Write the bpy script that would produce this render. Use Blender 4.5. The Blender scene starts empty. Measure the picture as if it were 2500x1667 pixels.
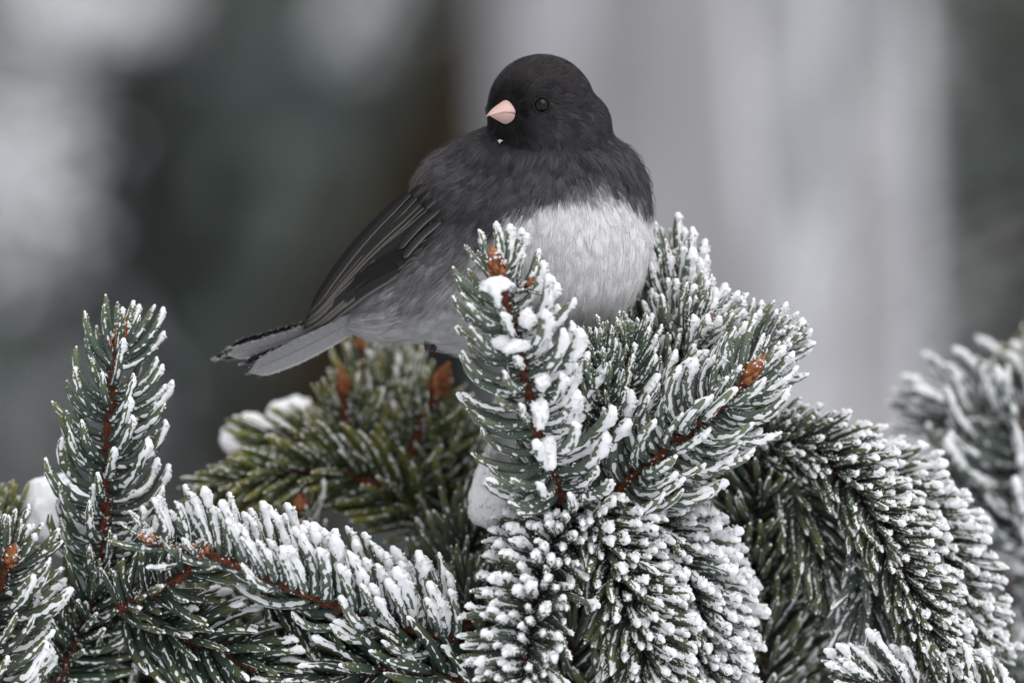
import bpy, math, random
import numpy as np
from mathutils import Vector, Matrix, kdtree

# ------------------------------------------------------------------ camera, world, sun
sc = bpy.context.scene
col = sc.collection
CAMZ, CAMD = 1.5, 4.0                      # lens height above ground, metres from lens to the bird
PX = 1e-4                                  # one photo pixel at the bird's distance, metres
cam_d = bpy.data.cameras.new('camera')
cam = bpy.data.objects.new('camera', cam_d); col.objects.link(cam)
cam.location = (0, -CAMD, CAMZ); cam.rotation_euler = (math.radians(90), 0, 0)
cam_d.sensor_width = 36; cam_d.lens = 36 * CAMD / 0.25
cam_d.clip_start = 0.1; cam_d.clip_end = 3000
cam_d.dof.use_dof = True; cam_d.dof.focus_distance = CAMD - 0.012
cam_d.dof.aperture_fstop = 6.6
sc.camera = cam

SUN_EL, SUN_AZ = math.radians(58), math.radians(150)   # high, from behind the camera's right shoulder
world = bpy.data.worlds.new('World'); sc.world = world; world.use_nodes = True
wn = world.node_tree
bg = wn.nodes['Background']
sky = wn.nodes.new('ShaderNodeTexSky'); sky.sky_type = 'NISHITA'; sky.sun_disc = False
sky.sun_elevation = SUN_EL; sky.sun_rotation = SUN_AZ
sky.air_density = 1.0; sky.dust_density = 3.0; sky.ozone_density = 1.0
hs = wn.nodes.new('ShaderNodeHueSaturation'); hs.inputs['Saturation'].default_value = 0.12   # cloud cover greys the sky
wn.links.new(sky.outputs[0], hs.inputs['Color']); wn.links.new(hs.outputs[0], bg.inputs[0])
bg.inputs[1].default_value = 0.15
sun_d = bpy.data.lights.new('sun', 'SUN'); sun_d.energy = 0.95; sun_d.angle = math.radians(75)
sun_d.color = (1.0, 0.985, 0.97)
sun = bpy.data.objects.new('sun', sun_d); col.objects.link(sun)
sv = Vector((math.sin(SUN_AZ) * math.cos(SUN_EL), math.cos(SUN_AZ) * math.cos(SUN_EL), math.sin(SUN_EL)))
sun.rotation_euler = sv.to_track_quat('Z', 'Y').to_euler(); sun.location = (0, 0, 30)
sc.view_settings.view_transform = 'Standard'; sc.view_settings.look = 'None'
sc.view_settings.gamma = 1.0; sc.view_settings.use_curve_mapping = False
sc.view_settings.exposure = 0.26
sc.cycles.use_denoising = True
sc.cycles.max_bounces = 6; sc.cycles.diffuse_bounces = 4

rng = np.random.default_rng(7)

# ------------------------------------------------------------------ helpers
def P(px, py, d=0.0):
    """photo pixel + centimetres behind the bird's plane -> world point"""
    y = d / 100.0; k = (CAMD + y) / CAMD
    return np.array([(px - 1250) * PX * k, y, CAMZ + (833.5 - py) * PX * k])

def nrm(v):
    return v / np.maximum(np.linalg.norm(v, axis=-1, keepdims=True), 1e-12)

def mesh(name, verts, quads=None, tris=None, mat=None, smooth=True, attrs=None):
    me = bpy.data.meshes.new(name)
    verts = np.asarray(verts, np.float32).reshape(-1, 3)
    q = np.zeros((0, 4), np.int32) if quads is None or len(quads) == 0 else np.asarray(quads, np.int32)
    t = np.zeros((0, 3), np.int32) if tris is None or len(tris) == 0 else np.asarray(tris, np.int32)
    me.vertices.add(len(verts)); me.vertices.foreach_set('co', verts.ravel())
    nl = q.size + t.size
    me.loops.add(nl); me.loops.foreach_set('vertex_index', np.concatenate([q.ravel(), t.ravel()]))
    me.polygons.add(len(q) + len(t))
    st = np.concatenate([np.arange(len(q)) * 4, q.size + np.arange(len(t)) * 3]).astype(np.int32)
    me.polygons.foreach_set('loop_start', st)
    me.polygons.foreach_set('use_smooth', np.full(len(q) + len(t), smooth))
    for k, v in (attrs or {}).items():
        v = np.asarray(v, np.float32)
        if v.ndim == 1:
            a = me.attributes.new(k, 'FLOAT', 'POINT'); a.data.foreach_set('value', v)
        else:
            a = me.attributes.new(k, 'FLOAT_COLOR', 'POINT')
            a.data.foreach_set('color', np.concatenate([v, np.ones((len(v), 1), np.float32)], 1).ravel())
    me.update(calc_edges=True); me.validate()
    if mat: me.materials.append(mat)
    return me

ORG = {}
def add(name, data, parent=None, org=None, kind=None, label=None, cat=None, group=None):
    o = bpy.data.objects.new(name, data); col.objects.link(o)
    if org is None: org = ORG[parent.name] if parent else np.zeros(3)
    ORG[o.name] = np.asarray(org, float)
    if parent:
        o.parent = parent; o.location = Vector(ORG[o.name] - ORG[parent.name])
    else:
        o.location = Vector(ORG[o.name])
    if kind: o['kind'] = kind
    if label: o['label'] = label
    if cat: o['category'] = cat
    if group: o['group'] = group
    return o

def addm(name, verts, quads=None, tris=None, mat=None, parent=None, org=None, smooth=True, attrs=None, **kw):
    if org is None: org = ORG[parent.name] if parent else np.asarray(verts).reshape(-1, 3).mean(0)
    me = mesh(name, np.asarray(verts).reshape(-1, 3) - org, quads, tris, mat, smooth, attrs)
    return add(name, me, parent, org, **kw)

def grid_quads(n, m, closed=True):
    """quads of an n-ring by m-side tube"""
    i = np.arange(n - 1)[:, None]; j = np.arange(m if closed else m - 1)[None]
    a = i * m + j; b = i * m + (j + 1) % m
    return np.stack([a, b, b + m, a + m], -1).reshape(-1, 4)

def frames(pts):
    pts = np.asarray(pts, float)
    T = nrm(np.gradient(pts, axis=0))
    ref = np.array([0.13, -1.0, 0.07])
    N = nrm(ref - (T @ ref)[:, None] * T)
    return T, N, np.cross(T, N)

def curve(ctrl, n):
    """Catmull-Rom through control points, resampled evenly"""
    c = np.asarray(ctrl, float)
    c = np.vstack([2 * c[0] - c[1], c, 2 * c[-1] - c[-2]])
    out = []
    for i in range(1, len(c) - 2):
        t = np.linspace(0, 1, 24, endpoint=False)[:, None]
        p0, p1, p2, p3 = c[i - 1], c[i], c[i + 1], c[i + 2]
        out.append(.5 * (2 * p1 + (p2 - p0) * t + (2 * p0 - 5 * p1 + 4 * p2 - p3) * t**2 + (3 * p1 - p0 - 3 * p2 + p3) * t**3))
    out = np.vstack(out + [c[-2][None]])
    s = np.concatenate([[0], np.cumsum(np.linalg.norm(np.diff(out, axis=0), axis=1))])
    u = np.linspace(0, s[-1], n)
    return np.stack([np.interp(u, s, out[:, k]) for k in range(out.shape[1])], 1)

def tube(pts, rad, sides=8, rough=0.0, cap=True, seed=0):
    r = np.random.default_rng(seed)
    T, N, B = frames(pts)
    n = len(pts); a = np.arange(sides) / sides * 2 * math.pi
    R = np.broadcast_to(np.asarray(rad, float).reshape(-1, 1), (n, sides)) * (1 + rough * r.standard_normal((n, sides)))
    v = pts[:, None] + R[..., None] * (np.cos(a)[None, :, None] * N[:, None] + np.sin(a)[None, :, None] * B[:, None])
    v = v.reshape(-1, 3); q = grid_quads(n, sides); t = []
    if cap:
        v = np.vstack([v, pts[:1], pts[-1:]]); k = n * sides
        for j in range(sides):
            t.append((k, (j + 1) % sides, j)); t.append((k + 1, (n - 1) * sides + j, (n - 1) * sides + (j + 1) % sides))
    return v, q, np.array(t) if t else None

def icosphere(sub):
    import bmesh
    bm = bmesh.new(); bmesh.ops.create_icosphere(bm, subdivisions=sub, radius=1)
    v = np.array([x.co[:] for x in bm.verts]); f = np.array([[x.index for x in p.verts] for p in bm.faces]); bm.free()
    return v, f
ICO = {k: icosphere(k) for k in (1, 2, 3, 4, 5)}

def lump_noise(v, seed, freq, octaves=3):
    r = np.random.default_rng(seed); out = np.zeros(len(v)); amp = 1.0
    for o in range(octaves):
        for _ in range(5):
            k = r.standard_normal(3) * freq; out += amp * np.sin(v @ k + r.uniform(0, 6.3)) / 2.2
        freq *= 2.1; amp *= 0.55
    return out

# ------------------------------------------------------------------ materials
class Mat:
    def __init__(s, name, base=(.5, .5, .5), rough=.7, spec=.3):
        s.m = bpy.data.materials.new(name); s.m.use_nodes = True
        s.t = s.m.node_tree; s.b = s.t.nodes['Principled BSDF']
        s.b.inputs['Base Color'].default_value = (*base, 1); s.b.inputs['Roughness'].default_value = rough
        s.b.inputs['Specular IOR Level'].default_value = spec
    def n(s, kind, **kw):
        x = s.t.nodes.new(kind)
        for k, v in kw.items(): setattr(x, k, v)
        return x
    def l(s, a, b): s.t.links.new(a, b)
    def noise(s, scale, detail=3, stretch=(1, 1, 1), rough=.6, coord='Object'):
        tc = s.n('ShaderNodeTexCoord'); mp = s.n('ShaderNodeMapping'); mp.inputs['Scale'].default_value = stretch
        nz = s.n('ShaderNodeTexNoise'); nz.inputs['Scale'].default_value = scale
        nz.inputs['Detail'].default_value = detail; nz.inputs['Roughness'].default_value = rough
        s.l(tc.outputs[coord], mp.inputs['Vector']); s.l(mp.outputs[0], nz.inputs['Vector'])
        return nz.outputs['Fac']
    def ramp(s, fac, stops):
        r = s.n('ShaderNodeValToRGB'); e = r.color_ramp.elements
        while len(e) < len(stops): e.new(.5)
        for x, (p, c) in zip(e, stops): x.position = p; x.color = (*c, 1)
        s.l(fac, r.inputs[0]); return r.outputs[0]
    def mix(s, fac, a, b, mode='MIX'):
        x = s.n('ShaderNodeMix', data_type='RGBA', blend_type=mode)
        for i, val in ((0, fac), (6, a), (7, b)):
            if isinstance(val, (int, float)): x.inputs[i].default_value = val
            elif isinstance(val, tuple): x.inputs[i].default_value = (*val, 1)
            else: s.l(val, x.inputs[i])
        return x.outputs[2]
    def attr(s, name, out='Fac'):
        a = s.n('ShaderNodeAttribute', attribute_name=name); return a.outputs[out]
    def math(s, op, a, b=0.0):
        x = s.n('ShaderNodeMath', operation=op)
        for i, val in ((0, a), (1, b)):
            if isinstance(val, (int, float)): x.inputs[i].default_value = val
            else: s.l(val, x.inputs[i])
        return x.outputs[0]
    def color(s, o): s.l(o, s.b.inputs['Base Color'])
    def bump(s, h, strength=.3, dist=.001):
        b = s.n('ShaderNodeBump'); b.inputs['Strength'].default_value = strength; b.inputs['Distance'].default_value = dist
        s.l(h, b.inputs['Height']); s.l(b.outputs[0], s.b.inputs['Normal'])

def needle_mat(name, dark, mid, tip, bloom=.25):
    m = Mat(name, mid, .62, .25)
    oi = m.n('ShaderNodeObjectInfo'); ge = m.n('ShaderNodeNewGeometry')
    rnd = m.math('FRACT', m.math('ADD', oi.outputs['Random'], ge.outputs['Random Per Island']))
    c = m.ramp(m.attr('t'), [(0.0, dark), (.55, mid), (1.0, tip)])
    v = m.ramp(rnd, [(0, (.62, .66, .66)), (.5, (1, 1, 1)), (1, (1.35, 1.3, 1.15))])
    c = m.mix(1.0, c, v, 'MULTIPLY')
    # pale wax and rime bloom along the faces
    sh = m.n('ShaderNodeVectorMath', operation='ADD'); m.l(m.attr('loc', 'Vector'), sh.inputs[0])
    cx = m.n('ShaderNodeCombineXYZ'); m.l(m.math('MULTIPLY', oi.outputs['Random'], 300.0), cx.inputs[0]); m.l(cx.outputs[0], sh.inputs[1])
    tx = m.n('ShaderNodeTexNoise'); tx.inputs['Scale'].default_value = 3.6; tx.inputs['Detail'].default_value = 6; tx.inputs['Roughness'].default_value = .8
    m.l(sh.outputs[0], tx.inputs['Vector'])
    nz = m.ramp(tx.outputs['Fac'], [(.34, (0, 0, 0)), (.80, (1, 1, 1))])
    f = m.math('MULTIPLY', nz, bloom)
    c = m.mix(f, c, (.43, .47, .42))
    m.color(c); return m.m

M_GREEN = needle_mat('needle_green', (.012, .026, .022), (.020, .050, .030), (.09, .105, .028), .30)
M_RIMED = needle_mat('needle_rimed', (.015, .032, .020), (.028, .056, .032), (.09, .105, .035), .5)
M_DEEP = needle_mat('needle_deep_green', (.010, .022, .012), (.018, .042, .022), (.07, .08, .022), .14)
M_DARK = needle_mat('needle_dark_green', (.010, .020, .014), (.024, .044, .018), (.085, .095, .022), .28)  # dark green needles turning olive towards the tip
M_OLIVE = needle_mat('needle_olive', (.026, .042, .009), (.070, .092, .017), (.20, .18, .03), .12)
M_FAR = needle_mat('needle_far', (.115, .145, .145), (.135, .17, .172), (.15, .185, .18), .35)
M_TEAL = needle_mat('needle_teal', (.014, .026, .026), (.032, .052, .05), (.05, .06, .04), .5)

m = Mat('frost', (.82, .83, .85), .7, .25)
m.b.inputs['Subsurface Weight'].default_value = .25
m.b.inputs['Subsurface Radius'].default_value = (1, 1, 1); m.b.inputs['Subsurface Scale'].default_value = .0008
m.bump(m.noise(2500, 2), .35, .0004)
M_FROST = m.m
m = Mat('snow', (.9, .91, .93), .6, .3)
m.b.inputs['Subsurface Weight'].default_value = .3
m.b.inputs['Subsurface Radius'].default_value = (1, 1, 1); m.b.inputs['Subsurface Scale'].default_value = .0015
m.bump(m.noise(900, 4), .5, .0006)
M_SNOW = m.m
m = Mat('icy_snow', (.86, .88, .92), .3, .5)
m.b.inputs['Transmission Weight'].default_value = .12
m.bump(m.noise(420, 4), .3, .0008)
M_ICE = m.m
m = Mat('shoot_bark', (.2, .06, .03), .75, .2)
m.color(m.ramp(m.noise(900, 4), [(.3, (.035, .012, .008)), (.55, (.125, .038, .019)), (.8, (.24, .095, .05))]))
m.bump(m.noise(1400, 3), .6, .0008); M_BARK = m.m
m = Mat('bud_scale', (.35, .13, .05), .6, .3)
m.color(m.ramp(m.noise(420, 3), [(.3, (.16, .048, .018)), (.6, (.36, .135, .05)), (.8, (.48, .24, .12))]))
M_BUD = m.m
m = Mat('old_bark', (.06, .045, .03), .9, .1)
m.color(m.ramp(m.noise(14, 5, (1, 1, .3)), [(.3, (.016, .013, .008)), (.6, (.034, .027, .017)), (.85, (.06, .05, .038))]))
m.bump(m.noise(60, 5, (1, 1, .25)), .8, .01); M_TRUNK = m.m
m = Mat('pale_bark', (.35, .34, .35), .85, .15)
m.color(m.ramp(m.noise(22, 5, (1, 1, .3)), [(.34, (.24, .235, .24)), (.5, (.33, .325, .34)), (.64, (.46, .455, .48))]))
m.bump(m.noise(70, 5, (1, 1, .12)), .5, .006); M_PALE = m.m
m = Mat('rimed_bark', (.5, .5, .52), .85, .15)
m.color(m.ramp(m.noise(45, 4, (1, 1, .2)), [(.35, (.20, .20, .20)), (.5, (.42, .42, .44)), (.62, (.66, .66, .70))]))
M_RIME = m.m
m = Mat('snow_ground', (.82, .84, .87), .8, .1)
m.bump(m.noise(3, 5), .5, .05); M_GROUND = m.m

# ------------------------------------------------------------------ ground
def build_ground():
    n = 90
    g = np.sinh(np.linspace(-5.2, 5.2, n)) / math.sinh(5.2) * 1500
    X, Y = np.meshgrid(g, g, indexing='ij')
    Z = .12 * np.sin(X * .7 + 1) * np.cos(Y * .5) - .06
    Z = np.where(np.hypot(X, Y) > 60, -.06, Z)
    i = np.arange(n - 1)[:, None]; j = np.arange(n - 1)[None]; a = i * n + j
    q = np.stack([a, a + n, a + n + 1, a + 1], -1).reshape(-1, 4)
    addm('ground', np.stack([X, Y, Z], -1).reshape(-1, 3), q, mat=M_GROUND, org=np.zeros(3), kind='structure',
         label='snow covered ground below the spruces')
build_ground()

# ------------------------------------------------------------------ needles and frost
NR = .080                                   # needle half width / length
NK = 6
def arc(d0, q, L, dl, t):
    """points on the needle centre line: arrays (M,3),(M,3),(M,),(M,) and t (K,) or (M,K)"""
    t = np.broadcast_to(t, (len(L), np.shape(t)[-1])); D = np.maximum(dl, 1e-3)[:, None]
    s = np.sin(D * t) / D; c = (1 - np.cos(D * t)) / D
    p = L[:, None, None] * (s[..., None] * d0[:, None] + c[..., None] * q[:, None])
    tan = np.cos(D * t)[..., None] * d0[:, None] + np.sin(D * t)[..., None] * q[:, None]
    return p, tan

PROF_T = np.array([0, .12, .35, .62, .86, .965])
PROF_R = np.array([.55, .9, 1.0, .97, .78, .42])
def needle_geo(base, d0, q, L, dl, rr=1.0):
    M = len(L); b = np.cross(d0, q)
    p, tan = arc(d0, q, L, dl, PROF_T)
    nn = np.cross(tan, np.broadcast_to(b[:, None], tan.shape))
    R = (L[:, None] * NR * PROF_R * np.broadcast_to(rr, (M,))[:, None])
    a = np.arange(4) / 4 * 2 * math.pi + .5
    v = p[:, :, None] + R[..., None, None] * (np.cos(a)[:, None] * nn[:, :, None] + .85 * np.sin(a)[:, None] * b[:, None, None])
    tip, _ = arc(d0, q, L, dl, np.array([1.0]))
    v = np.concatenate([v.reshape(M, -1, 3), tip], 1) + base[:, None]
    nv = NK * 4 + 1
    q1 = grid_quads(NK, 4); t1 = np.array([[20 + j, 20 + (j + 1) % 4, 24] for j in range(4)])
    off = (np.arange(M) * nv)[:, None, None]
    tt = np.tile(np.concatenate([np.repeat(PROF_T, 4), [1.0]]), M)
    loc = np.concatenate([np.stack([np.repeat(PROF_T, 4) * 9, np.tile(np.cos(a), NK), np.tile(np.sin(a), NK)], 1), [[9, 0, 0]]])
    loc = loc[None] + np.random.default_rng(M).uniform(0, 200, (M, 1, 1)) * np.array([1, 0, 0])
    return v.reshape(-1, 3), (q1[None] + off).reshape(-1, 4), (t1[None] + off).reshape(-1, 3), {'t': tt, 'loc': loc.reshape(-1, 3)}

PROTO = {}
def proto(k, mat):
    if (k, mat.name) not in PROTO:
        v, q, t, tt = needle_geo(np.zeros((1, 3)), np.array([[1., 0, 0]]), np.array([[0, 1., 0]]), np.array([1.0]), np.array([math.radians(10 * k)]))
        PROTO[k, mat.name] = mesh('needle', v, q, t, mat, True, tt)
    return PROTO[k, mat.name]

OCT_V = np.array([[1, 1, 1], [1, -1, -1], [-1, 1, -1], [-1, -1, 1.]]) * .85
OCT_F = np.array([[0, 1, 2], [0, 2, 3], [0, 3, 1], [1, 3, 2]])
def granules(c, size, r):
    """little frost crystals: arrays of centres and sizes"""
    n = len(c)
    A = nrm(r.standard_normal((n, 3))); B = nrm(np.cross(A, r.standard_normal((n, 3)))); C = np.cross(A, B)
    s = size[:, None] * r.uniform(.6, 1.5, (n, 3))
    v = (OCT_V[None, :, 0, None] * (A * s[:, :1])[:, None] + OCT_V[None, :, 1, None] * (B * s[:, 1:2])[:, None]
         + OCT_V[None, :, 2, None] * (C * s[:, 2:])[:, None]) + c[:, None]
    return v.reshape(-1, 3), (OCT_F[None] + (np.arange(n) * 4)[:, None, None]).reshape(-1, 3)

def frost_geo(base, d0, q, L, dl, amt, tipg, cap, F, r, K=18, S=8, gran=22, rr=1.0):
    """rime crust on each needle, thick on the side F faces and towards the tip"""
    M = len(L)
    F = np.broadcast_to(F, (M, 3))
    rad = L * NR * np.broadcast_to(rr, (M,))
    t = np.linspace(.06, 1.0, K)
    p, tan = arc(d0, q, L, dl, t)
    f = F[:, None] - (tan * F[:, None]).sum(-1, keepdims=True) * tan
    f = nrm(f); b = np.cross(tan, f)
    # patchy height along the needle
    ph = r.uniform(0, 6.3, (M, 4)); fq = np.array([3.1, 7.3, 13.7, 23.0]); am = np.array([.55, .45, .35, .25])
    low = (np.sin(t[None, None] * fq[None, :, None] * r.uniform(.7, 1.4, (M, 1, 1)) + ph[..., None]) * am[None, :, None]).sum(1)
    h = amt[:, None] * (.30 + tipg[:, None] * t**2 * .9) * (1 + .75 * low) - .18
    h = h + cap[:, None] * np.exp(-((t - .93) / .10)**2) * (1 + .3 * low)
    h = np.clip(h, -.25, 1.15)
    end = np.sqrt(np.clip(1 - ((t - .93) / .085).clip(0)**2, 0, 1))      # rounded end
    core = np.interp(t, PROF_T, PROF_R)
    rf = rad[:, None] * (core * .68 + .5 * h.clip(0) + .25 * h.clip(None, 0)) * (.35 + .65 * end)
    rb = rad[:, None] * (core * .68 + .32 * h.clip(0) + .3 * h.clip(None, 0)) * (.35 + .65 * end)
    ctr = p + f * (rad[:, None] * .5 * h.clip(0))[..., None] + tan * (rad[:, None] * .35 * h.clip(0) * (t > .95))[..., None]
    a = np.arange(S) / S * 2 * math.pi
    jit = 1 + r.standard_normal((M, K, S)) * (.13 + .13 * np.clip(h, 0, 1)[..., None])
    v = ctr[:, :, None] + jit[..., None] * (np.cos(a)[:, None] * (f * rf[..., None])[:, :, None] + np.sin(a)[:, None] * (b * rb[..., None])[:, :, None])
    v = np.concatenate([v.reshape(M, -1, 3), ctr[:, -1:] + tan[:, -1:] * (rf[:, -1] * .6)[:, None, None]], 1)
    nv = K * S + 1
    q1 = grid_quads(K, S); t1 = np.array([[(K - 1) * S + j, (K - 1) * S + (j + 1) % S, K * S] for j in range(S)])
    off = (np.arange(M) * nv)[:, None, None]
    V = (v + base[:, None]).reshape(-1, 3); Q = (q1[None] + off).reshape(-1, 4); T = (t1[None] + off).reshape(-1, 3)
    if gran:
        gran = int(gran * 2.5)
        g = r.random((M, gran)); g = np.where(r.random((M, gran)) < .5, g, 1 - (1 - g)**2 * .5)
        gi = (g * (K - 1)).astype(int).clip(0, K - 1); I = np.arange(M)[:, None]
        ang = r.standard_normal((M, gran)) * 1.25
        hh = h[I, gi]
        pos = ctr[I, gi] + (np.cos(ang) * rf[I, gi] * 1.02)[..., None] * f[I, gi] + (np.sin(ang) * rb[I, gi] * 1.02)[..., None] * b[I, gi]
        bare = hh < .02
        core_r = rad[:, None] * core[gi] * .86
        pos2 = p[I, gi] + (np.cos(ang) * core_r)[..., None] * f[I, gi] + (np.sin(ang) * core_r)[..., None] * b[I, gi]
        pos = np.where(bare[..., None], pos2, pos) + base[:, None]
        keep = r.random((M, gran)) < np.where(bare, .25 + .5 * amt[:, None], .9)
        size = PX * r.uniform(.8, 3.0, (M, gran)) * (.75 + .5 * hh.clip(0, 1.2))
        gv, gf = granules(pos[keep], size[keep], r)
        T = np.vstack([T, gf + len(V)]); V = np.vstack([V, gv])
    return V, Q, T

def bud_geo(tip, d, L, R, seed, spread=.35):
    """a resinous bud: a cone of overlapping scales"""
    r = np.random.default_rng(seed)
    d = nrm(np.asarray(d, float)); N = nrm(np.cross(d, [.3, -1, .2])); B = np.cross(d, N)
    V, T = [], []; k = 0
    v, f = ICO[2]; V.append(tip + (v[:, :1] * N + v[:, 1:2] * B) * R * .72 + v[:, 2:] * d * L * .48); T.append(f); k = len(v)
    for i in range(26):
        s = i / 25; a = i * 2.39996
        rr = R * math.sqrt(max(0.02, 1 - (s * 1.02)**2)) * .92
        rd = math.cos(a) * N + math.sin(a) * B; sd = -math.sin(a) * N + math.cos(a) * B
        b0 = tip + d * L * (-.5 + s * .85) + rd * rr * .8
        w = R * .42 * (1 - .5 * s); ln = L * .34
        up = nrm(d * 1.0 + rd * (spread * (1 - 1.6 * s)))
        pts = np.array([b0 - sd * w, b0 + sd * w, b0 + sd * w * .8 + up * ln * .55 + rd * R * .12, b0 - sd * w * .8 + up * ln * .55 + rd * R * .12,
                        b0 + up * ln * r.uniform(.9, 1.15), b0 + rd * R * .22 + up * ln * .4])
        V.append(pts); T.append(np.array([[0, 1, 5], [1, 2, 5], [2, 4, 5], [4, 3, 5], [3, 0, 5], [1, 0, 3], [1, 3, 2], [2, 3, 4]]) + k); k += 6
    return np.vstack(V), np.vstack(T)

class Bough:
    def __init__(s, label, base, group='frosted spruce branches'):
        s.o = add('spruce_branch', None, org=np.asarray(base), label=label, cat='spruce branch', group=group)
        s.sh = []
    def shoot(s, ctrl, n=90, L=165, a0=68, a1=28, mat=None, frost=.4, side=.5, tipg=.8, cap=.3, F=(.55, -.35, .75), srad=13,
              up=0.0, seed=1, bud=None, bud_len=60, bud_r=22, label=None, Lend=.75, crown=10, gran=22, K=18, azw=None, open_=.7, toward=(0, 0, 0),
              s0=0.0, pick=True, rr=1.0, snowtop=0.0, stemfrost=True):
        r = np.random.default_rng(seed)
        c = curve([P(*x) for x in ctrl], 40)
        n_c = max(4, int(n * (.84 if pick else 1)))
        u = s0 + (1 - s0) * (np.arange(n_c) + r.uniform(-.4, .4, n_c)) / n_c; u = u.clip(0, .995)
        az = np.arange(n_c) * 2.39996 + r.uniform(-.35, .35, n_c)
        T, N, B = frames(c)
        x = u * 39; i = x.astype(int).clip(0, 38); w = (x - i)[:, None]
        pos = c[i] * (1 - w) + c[i + 1] * w; Tt = nrm(T[i] * (1 - w) + T[i + 1] * w)
        Nn = N[i]; Nn = nrm(Nn - (Tt * Nn).sum(1, keepdims=True) * Tt); Bb = np.cross(Tt, Nn)
        if crown:                                            # needles crowding round the bud
            ca = np.arange(crown) * 2.39996 + r.uniform(-.3, .3, crown)
            u = np.concatenate([u, np.full(crown, .985)]); az = np.concatenate([az, ca])
            pos = np.vstack([pos, np.repeat(c[-2:-1], crown, 0)]); rp = lambda a: np.repeat(a[-1:], crown, 0)
            Tt = np.vstack([Tt, rp(T)]); Nn = np.vstack([Nn, rp(N)]); Bb = np.vstack([Bb, rp(B)])
        R = np.cos(az)[:, None] * Nn + np.sin(az)[:, None] * Bb
        A0 = np.radians(a0 * (1 - .45 * u**4) + r.normal(0, 6, len(u))); A1 = np.radians(a1 * (1 - .35 * u**4) + r.normal(0, 7, len(u)))
        if crown: A0[n_c:] = np.radians(r.uniform(12, 42, crown)); A1[n_c:] = np.radians(r.uniform(2, 26, crown))
        U = np.array([0, 0, 1.0])
        d0 = nrm(np.cos(A0)[:, None] * Tt + np.sin(A0)[:, None] * R + .35 * up * U + .35 * np.array(toward))
        d1 = nrm(np.cos(A1)[:, None] * Tt + np.sin(A1)[:, None] * R + up * U + np.array(toward) + r.normal(0, .07, (len(u), 3)))
        Ln = L * PX * np.interp(u, [0, .08, .55, 1], [.8, .98, 1, Lend]) * r.uniform(.76, 1.12, len(u))
        if crown: Ln[n_c:] *= .95
        Fv = nrm(np.array(F, float))
        vis = np.where((R[:, 1] < -.72) & (u < .9), open_, 1.0)
        if bud: vis = np.where((u > .86) & (R[:, 1] < -.2), .04, vis)
        keep = r.random(len(u)) < vis
        u, az, pos, R, d0, d1, Ln = [z[keep] for z in (u, az, pos, R, d0, d1, Ln)]
        if azw is not None:                                  # thin the needles on a side
            keep = r.random(len(u)) < azw(R)
            u, az, pos, R, d0, d1, Ln = [z[keep] for z in (u, az, pos, R, d0, d1, Ln)]
        stemr = np.interp(u, [0, 1], [srad * 1.15, srad * .8]) * PX
        base = pos + R * (stemr * .7)[:, None]
        face = (R @ Fv)
        amt = (frost + side * face.clip(-.4, 1) + r.normal(0, .22, len(u)) * (.15 + 1.3 * min(frost, .45))).clip(0.02, 2.2)
        cp = (cap * (.5 + .6 * face.clip(-.3, 1)) * r.uniform(.3, 1.5, len(u)) + r.normal(0, .12, len(u))).clip(-.1, 2)
        tg = np.full(len(u), tipg) * r.uniform(.6, 1.4, len(u))
        if snowtop:                                          # a few needles carry a thick bolster of snow
            big = r.random(len(u)) < snowtop * (face > .1); amt = np.where(big, amt + 1.3, amt)
        s._push(ctrl, c, base, d0, d1, Ln, amt, tg, cp, Fv, mat or M_GREEN, srad, seed, bud, bud_len, bud_r, label, gran, K, pick, rr, stemfrost)
        return s
    def _push(s, ctrl, c, base, d0, d1, Ln, amt, tg, cp, Fv, mat, srad, seed, bud, bl, br, label, gran, K, pick, rr, stemfrost):
        cs = (d0 * d1).sum(1).clip(-1, 1); k = np.rint(np.degrees(np.arccos(cs)) / 10 * 1.25).clip(0, 11).astype(int)
        q = d1 - cs[:, None] * d0; bad = np.linalg.norm(q, axis=1) < 1e-4
        q[bad] = np.cross(d0[bad], [.3, .2, 1]); q = nrm(q)
        s.sh.append(dict(c=c, base=base, d0=d0, q=q, k=k, L=Ln, amt=amt, tg=tg, cp=cp, F=Fv, mat=mat, srad=srad, seed=seed, bud=bud,
                         bl=bl, br=br, label=label, gran=gran, K=K, pick=pick, rr=rr, stemfrost=stemfrost))
    def finish(s, quota=295):
        # the needles that show largest become objects of their own
        sc_, idx = [], []
        for si, h in enumerate(s.sh):
            dl = np.radians(10.0 * h['k']); mid, _ = arc(h['d0'], h['q'], h['L'], dl, np.array([.6])); mid = mid[:, 0] + h['base']
            k = CAMD / (CAMD + mid[:, 1]); px = 1250 + mid[:, 0] / PX * k; py = 833.5 - (mid[:, 2] - CAMZ) / PX * k
            ins = (px > 15) & (px < 2485) & (py > 15) & (py < 1650)
            tip, _ = arc(h['d0'], h['q'], h['L'], dl, np.array([1.0])); flat = np.linalg.norm(tip[:, 0][:, [0, 2]], axis=1) / (170 * PX)
            score = -(mid[:, 1] - np.median(mid[:, 1])) * 100 + flat
            for j in range(len(px)):
                if ins[j] and h['pick']: sc_.append(score[j]); idx.append((si, j))
        order = np.argsort(-np.array(sc_))[:quota] if sc_ else []
        chosen = [set() for _ in s.sh]
        for o in order: chosen[idx[o][0]].add(idx[o][1])
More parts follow.
